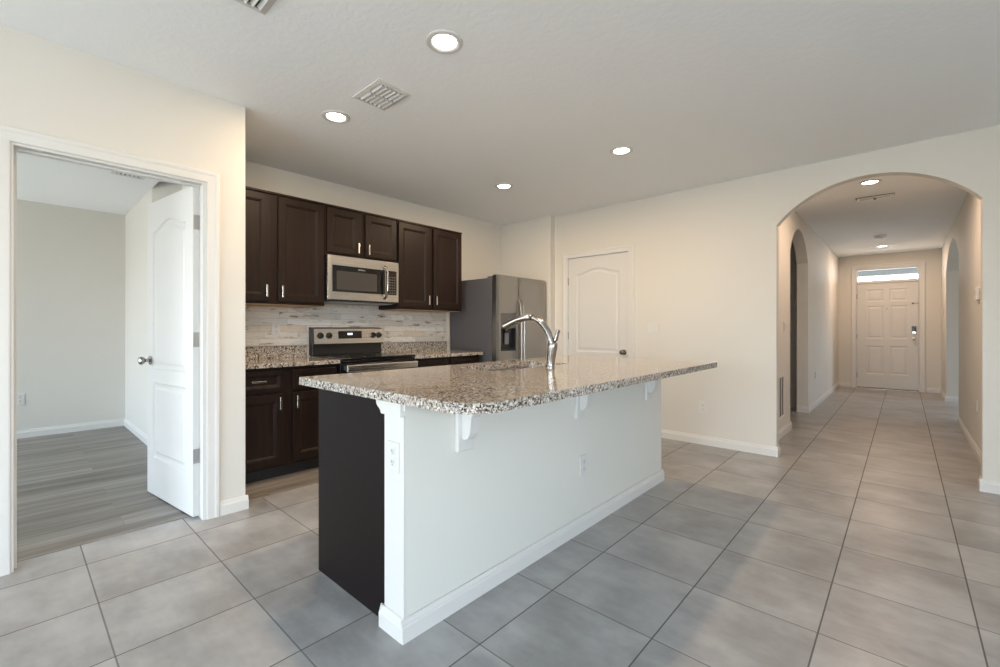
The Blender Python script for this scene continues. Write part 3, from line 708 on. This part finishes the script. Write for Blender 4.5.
# faucet
fc = thing('faucet', 'chrome gooseneck pull-down faucet on the island beside the sink', 'faucet', (-1.597, 2.21, .93))
bm = bmesh.new(); lathe(bm, [(.030,.0005),(.030,.006),(.026,.012),(.0245,.03),(.027,.075),(.030,.125),(.030,.148),(.025,.158),(.018,.162)], (0,0,0), (.13,0,1), 24); obj('body', bm, CHROME, fc, smooth=True)
def cat(ctrl, n):
    out = []; q = [Vector(c) for c in ctrl]; q = [q[0]*2-q[1]]+q+[q[-1]*2-q[-2]]
    for i in range(1, len(q)-2):
        for k in range(n):
            u = k/n; a, b, c, d = q[i-1:i+3]
            out.append(.5*((2*b)+(c-a)*u+(2*a-5*b+4*c-d)*u*u+(3*b-a-3*c+d)*u**3))
    return out+[q[-2]]
SPT = cat([(.013,0,.10),(.012,0,.140),(.000,0,.190),(-.026,0,.235),(-.064,0,.275),(-.104,0,.300),(-.150,0,.3095),(-.196,0,.309),(-.247,0,.299),(-.298,0,.283),(-.367,0,.256)], 5)
n_ = 29
bm = bmesh.new(); tube(bm, SPT[:n_+1], [.0205-.003*k/n_ for k in range(n_+1)], 16); obj('spout', bm, CHROME, fc, smooth=True)
m_ = len(SPT)-n_-1
bm = bmesh.new(); tube(bm, SPT[n_+1:], [.0185+.0065*k/(m_-1) for k in range(m_)], 16); obj('spray_head', bm, CHROME, fc, smooth=True)
bm = bmesh.new(); tube(bm, SPT[n_-1:n_+2], .0192, 16); obj('joint_ring', bm, BPLAS, fc, smooth=True)
bm = bmesh.new(); tube(bm, [(-.004,.0,.125),(.018,.002,.142),(.036,.004,.168),(.048,.006,.205),(.056,.006,.232)], [.019,.019,.014,.012,.013], 14); obj('lever', bm, CHROME, fc, smooth=True)
# ------------------------------------------------------------------ outlets, switches, vents, lamps
OUT = None
def outlet(label, loc, rz):
    global OUT
    if OUT: return copy_thing(OUT, label, loc, rz)
    r = thing('wall_outlet', label, 'outlet', loc, rz, 'white wall outlets')
    obj('plate', B((-.036, -.006, -.058), (.036, -.0005, .058)), PLATE, r, bevel=.002)
    for z in (-.021, .021):
        bm = lathe(bmesh.new(), [(.0165, 0), (.0165, .0025), (.015, .003), (.001, .003)], (0, -.006, z), (0,-1,0), 18)
        n0 = len(bm.faces)
        for x in (-.006, .005): box(bm, (x, -.0096, z-.002), (x+.002, -.0088, z+.008))
        box(bm, (-.002, -.0096, z-.010), (.002, -.0088, z-.006))
        bm.faces.ensure_lookup_table()
        for f in bm.faces[n0:]: f.material_index = 1
        rc = obj('receptacle', bm, PLATE, r); rc.data.materials.append(VENTDK)
    OUT = r; return r
outlet('white outlet on the end post of the island', (-1.444, .985, .680), 0)
outlet('white outlet low in the middle of the island knee wall', (IX1, 2.24, .375), PI/2)
outlet('white outlet on the plank tile backsplash left of the range', (KX+.009, 1.590, 1.165), PI/2)
outlet('white outlet low on the cream wall behind the island, left of the arch', (-1.503, 4.70, .378), 0)
outlet('white outlet low on the far bedroom wall', (-6.95, .055, .42), PI/2)
outlet('white outlet low on the right hallway wall', (HR, 5.98, .45), -PI/2)
outlet('white outlet on the left hallway wall beyond the side arch', (HL, 8.1, .47), PI/2)
SW = None
def switch(label, loc, rz):
    global SW
    if SW: return copy_thing(SW, label, loc, rz)
    r = thing('light_switch', label, 'light switch', loc, rz, 'white light switches')
    obj('plate', B((-.058, -.006, -.058), (.058, -.0005, .058)), PLATE, r, bevel=.002)
    for x in (-.023, .023): obj('rocker', B((x-.016, -.009, -.033), (x+.016, -.006, .033)), PLATE, r, bevel=.002)
    SW = r; return r
switch('white double light switch right of the closed kitchen door', (-2.02, 4.70, 1.165), 0)
switch('white double light switch on the left hallway wall before the side arch', (HL, 5.80, 1.19), PI/2)
switch('white light switch at the far end of the right hallway wall', (HR, 10.75, 1.45), -PI/2)
th_ = thing('thermostat', 'white wall thermostat on the right hallway wall inside the arch', 'thermostat', (HR, 5.86, 1.48), -PI/2)
obj('housing', B((-.075, -.026, -.055), (.075, -.0005, .055)), PLATE, th_, bevel=.006)
obj('screen', B((-.04, -.0275, -.01), (.04, -.0255, .035)), M('lcd_grey', (.35, .37, .35), .3), th_)

# downlights
LAMP = None
def downlight(label, x, y, energy):
    global LAMP
    if LAMP: r = copy_thing(LAMP, label, (x, y, CH))
    else:
        r = thing('recessed_light', label, 'ceiling light', (x, y, CH), 0, 'recessed ceiling lights')
        bm = bmesh.new(); R_ = [ring(bm, (0,0,z), (0,0,1), q, 40) for q, z in ((.092,-.0005),(.091,-.006),(.080,-.010),(.066,-.008),(.059,-.001))]
        skin(bm, R_, False); obj('trim_ring', bm, PLATE, r, smooth=True)
        bm = bmesh.new(); lathe(bm, [(.0585,-.0010),(.0585,-.004),(.03,-.005),(.001,-.005)], (0,0,0), (0,0,1), 36); obj('lens', bm, LENS, r, smooth=True)
        LAMP = r
    return r
FIX = []
for lb, x, y, e in [('recessed light nearest the camera, over the near end of the island', -1.705, 1.46, DOWN_W), ('recessed light at left over the aisle, left of the square ceiling vent', -2.852, 1.48, DOWN_W),
         ('recessed light above the refrigerator end of the kitchen aisle', -2.988, 3.343, DOWN_W), ('recessed light over the far end of the island, before the arch wall', -1.689, 3.316, DOWN_W),
         ('hallway recessed light just inside the arch', -.247, 5.672, HALL_W), ('small far hallway recessed light near the front door', -.277, 10.213, HALL_W)]:
    FIX.append((downlight(lb, x, y, e), e))
for r, e in FIX: area('lamp_glow', (0, 0, -.012), (0,0,0), .115, .115, e, PINK if r.location.y > 5 else WARM, 'DISK', r)

VENT = None
def ceiling_vent(label, x, y, rz=0, z=CH):
    global VENT
    if VENT: return copy_thing(VENT, label, (x, y, z), rz)
    r = thing('ceiling_vent', label, 'air vent', (x, y, CH), rz, 'square white ceiling vents')
    bm = bmesh.new(); a, b = .146, .115; ai, bi = .118, .088
    A = [(-a,-b),(a,-b),(a,b),(-a,b)]; I = [(-ai,-bi),(ai,-bi),(ai,bi),(-ai,bi)]
    v0 = [bm.verts.new((*p, -.0005)) for p in A]; v1 = [bm.verts.new((p[0]*.99, p[1]*.99, -.005)) for p in A]; v2 = [bm.verts.new((*p, -.009)) for p in I]; v3 = [bm.verts.new((*p, -.001)) for p in I]
    for p, q in ((v0, v1), (v1, v2), (v2, v3)):
        for k in range(4): bm.faces.new((p[k], p[(k+1) % 4], q[(k+1) % 4], q[k]))
    box(bm, (-.008, -bi, -.012), (.008, bi, -.004)); obj('frame', bm, PLATE, r)
    obj('duct_shade', B((-ai, -bi, -.0012), (ai, bi, -.0004)), VENTDK, r)  # shade inside the duct, put in as a near-black sheet
    for s in (-1, 1):
        bm = bmesh.new()
        x0, x1 = (-ai+.002, -.009) if s < 0 else (.009, ai-.002)
        for k in range(6):
            y = -bi+.015+k*.030
            prism(bm, [(y-.008, -.002), (y+.006, -.016), (y+.009, -.0155), (y-.005, -.0015)], YZ, x0, x1)
        obj('louvers', bm, PLATE, r)
    VENT = r; return r
ceiling_vent('square white ceiling vent between the two near recessed lights', -2.385, 1.535)
ceiling_vent('white ceiling vent cut off by the top edge of the photo', -2.02, .665)
ceiling_vent('white ceiling vent inside the bedroom above the open door', -5.02, .70, 0, 2.54)

rg_ = thing('return_air_grille', 'white return air grille low on the left hallway wall', 'air vent', (HL, 5.33, .20), PI/2)
bm = bmesh.new(); W_, H_ = .40, .47
box(bm, (0,-.010,0), (.025,-.0005,H_)); box(bm, (W_-.025,-.010,0), (W_,-.0005,H_)); box(bm, (.025,-.010,0), (W_-.025,-.0005,.025)); box(bm, (.025,-.010,H_-.025), (W_-.025,-.0005,H_))
obj('frame', bm, PLATE, rg_, bevel=.002)
obj('gap_shade', B((.025,-.002,.025), (W_-.025,-.0006,H_-.025)), M('grille_dark', (.02, .017, .015), .8), rg_)  # near-black sheet stands in for the shaded gaps between the slats
bm = bmesh.new()
for x in (.138, .262): box(bm, (x-.030, -.009, .025), (x+.030, -.004, H_-.025))
obj('louvers', bm, M('grille_slat', (.45, .40, .35), .5), rg_)

sd = thing('smoke_detector', 'white smoke detector on the hallway ceiling before the far light', 'smoke detector', (-.275, 9.03, CH))
bm = bmesh.new(); lathe(bm, [(.080,-.0005),(.080,-.012),(.074,-.02),(.068,-.022),(.066,-.045),(.045,-.052),(.001,-.053)], (0,0,0), (0,0,1), 30); obj('housing', bm, PLATE, sd, smooth=True)
bm = bmesh.new(); lathe(bm, [(.014,-.0525),(.013,-.057),(.001,-.058)], (.02,-.02,0), (0,0,1), 16); obj('test_button', bm, GREY, sd)

lb_ = thing('ceiling_register', 'slim white bar-shaped register across the hallway ceiling', 'air vent', (-.235, 6.33, CH))
bm = bmesh.new(); box(bm, (-.15, -.030, -.018), (.15, .030, -.0005)); obj('frame', bm, PLATE, lb_, bevel=.003)
obj('dark_outline', B((-.165, -.05, -.004), (.165, .05, -.0004)), BRONZE, lb_)  # dark sheet wider than the bar, leaving a dark outline around it
bm = bmesh.new(); box(bm, (-.135, -.016, -.0195), (-.014, .004, -.0175)); box(bm, (.014, -.016, -.0195), (.135, .004, -.0175)); obj('slot', bm, GREY, lb_)
for x in (-.142, .142): 
    bm = bmesh.new(); lathe(bm, [(.022,-.0175),(.021,-.034),(.012,-.040),(.001,-.041)], (x,0,0), (0,0,1), 16); obj('end_cap', bm, PLATE, lb_, smooth=True)
bm = bmesh.new(); lathe(bm, [(.016,-.0175),(.013,-.034),(.001,-.036)], (0,-.004,0), (0,0,1), 14); obj('centre_screw', bm, BRONZE, lb_, smooth=True)
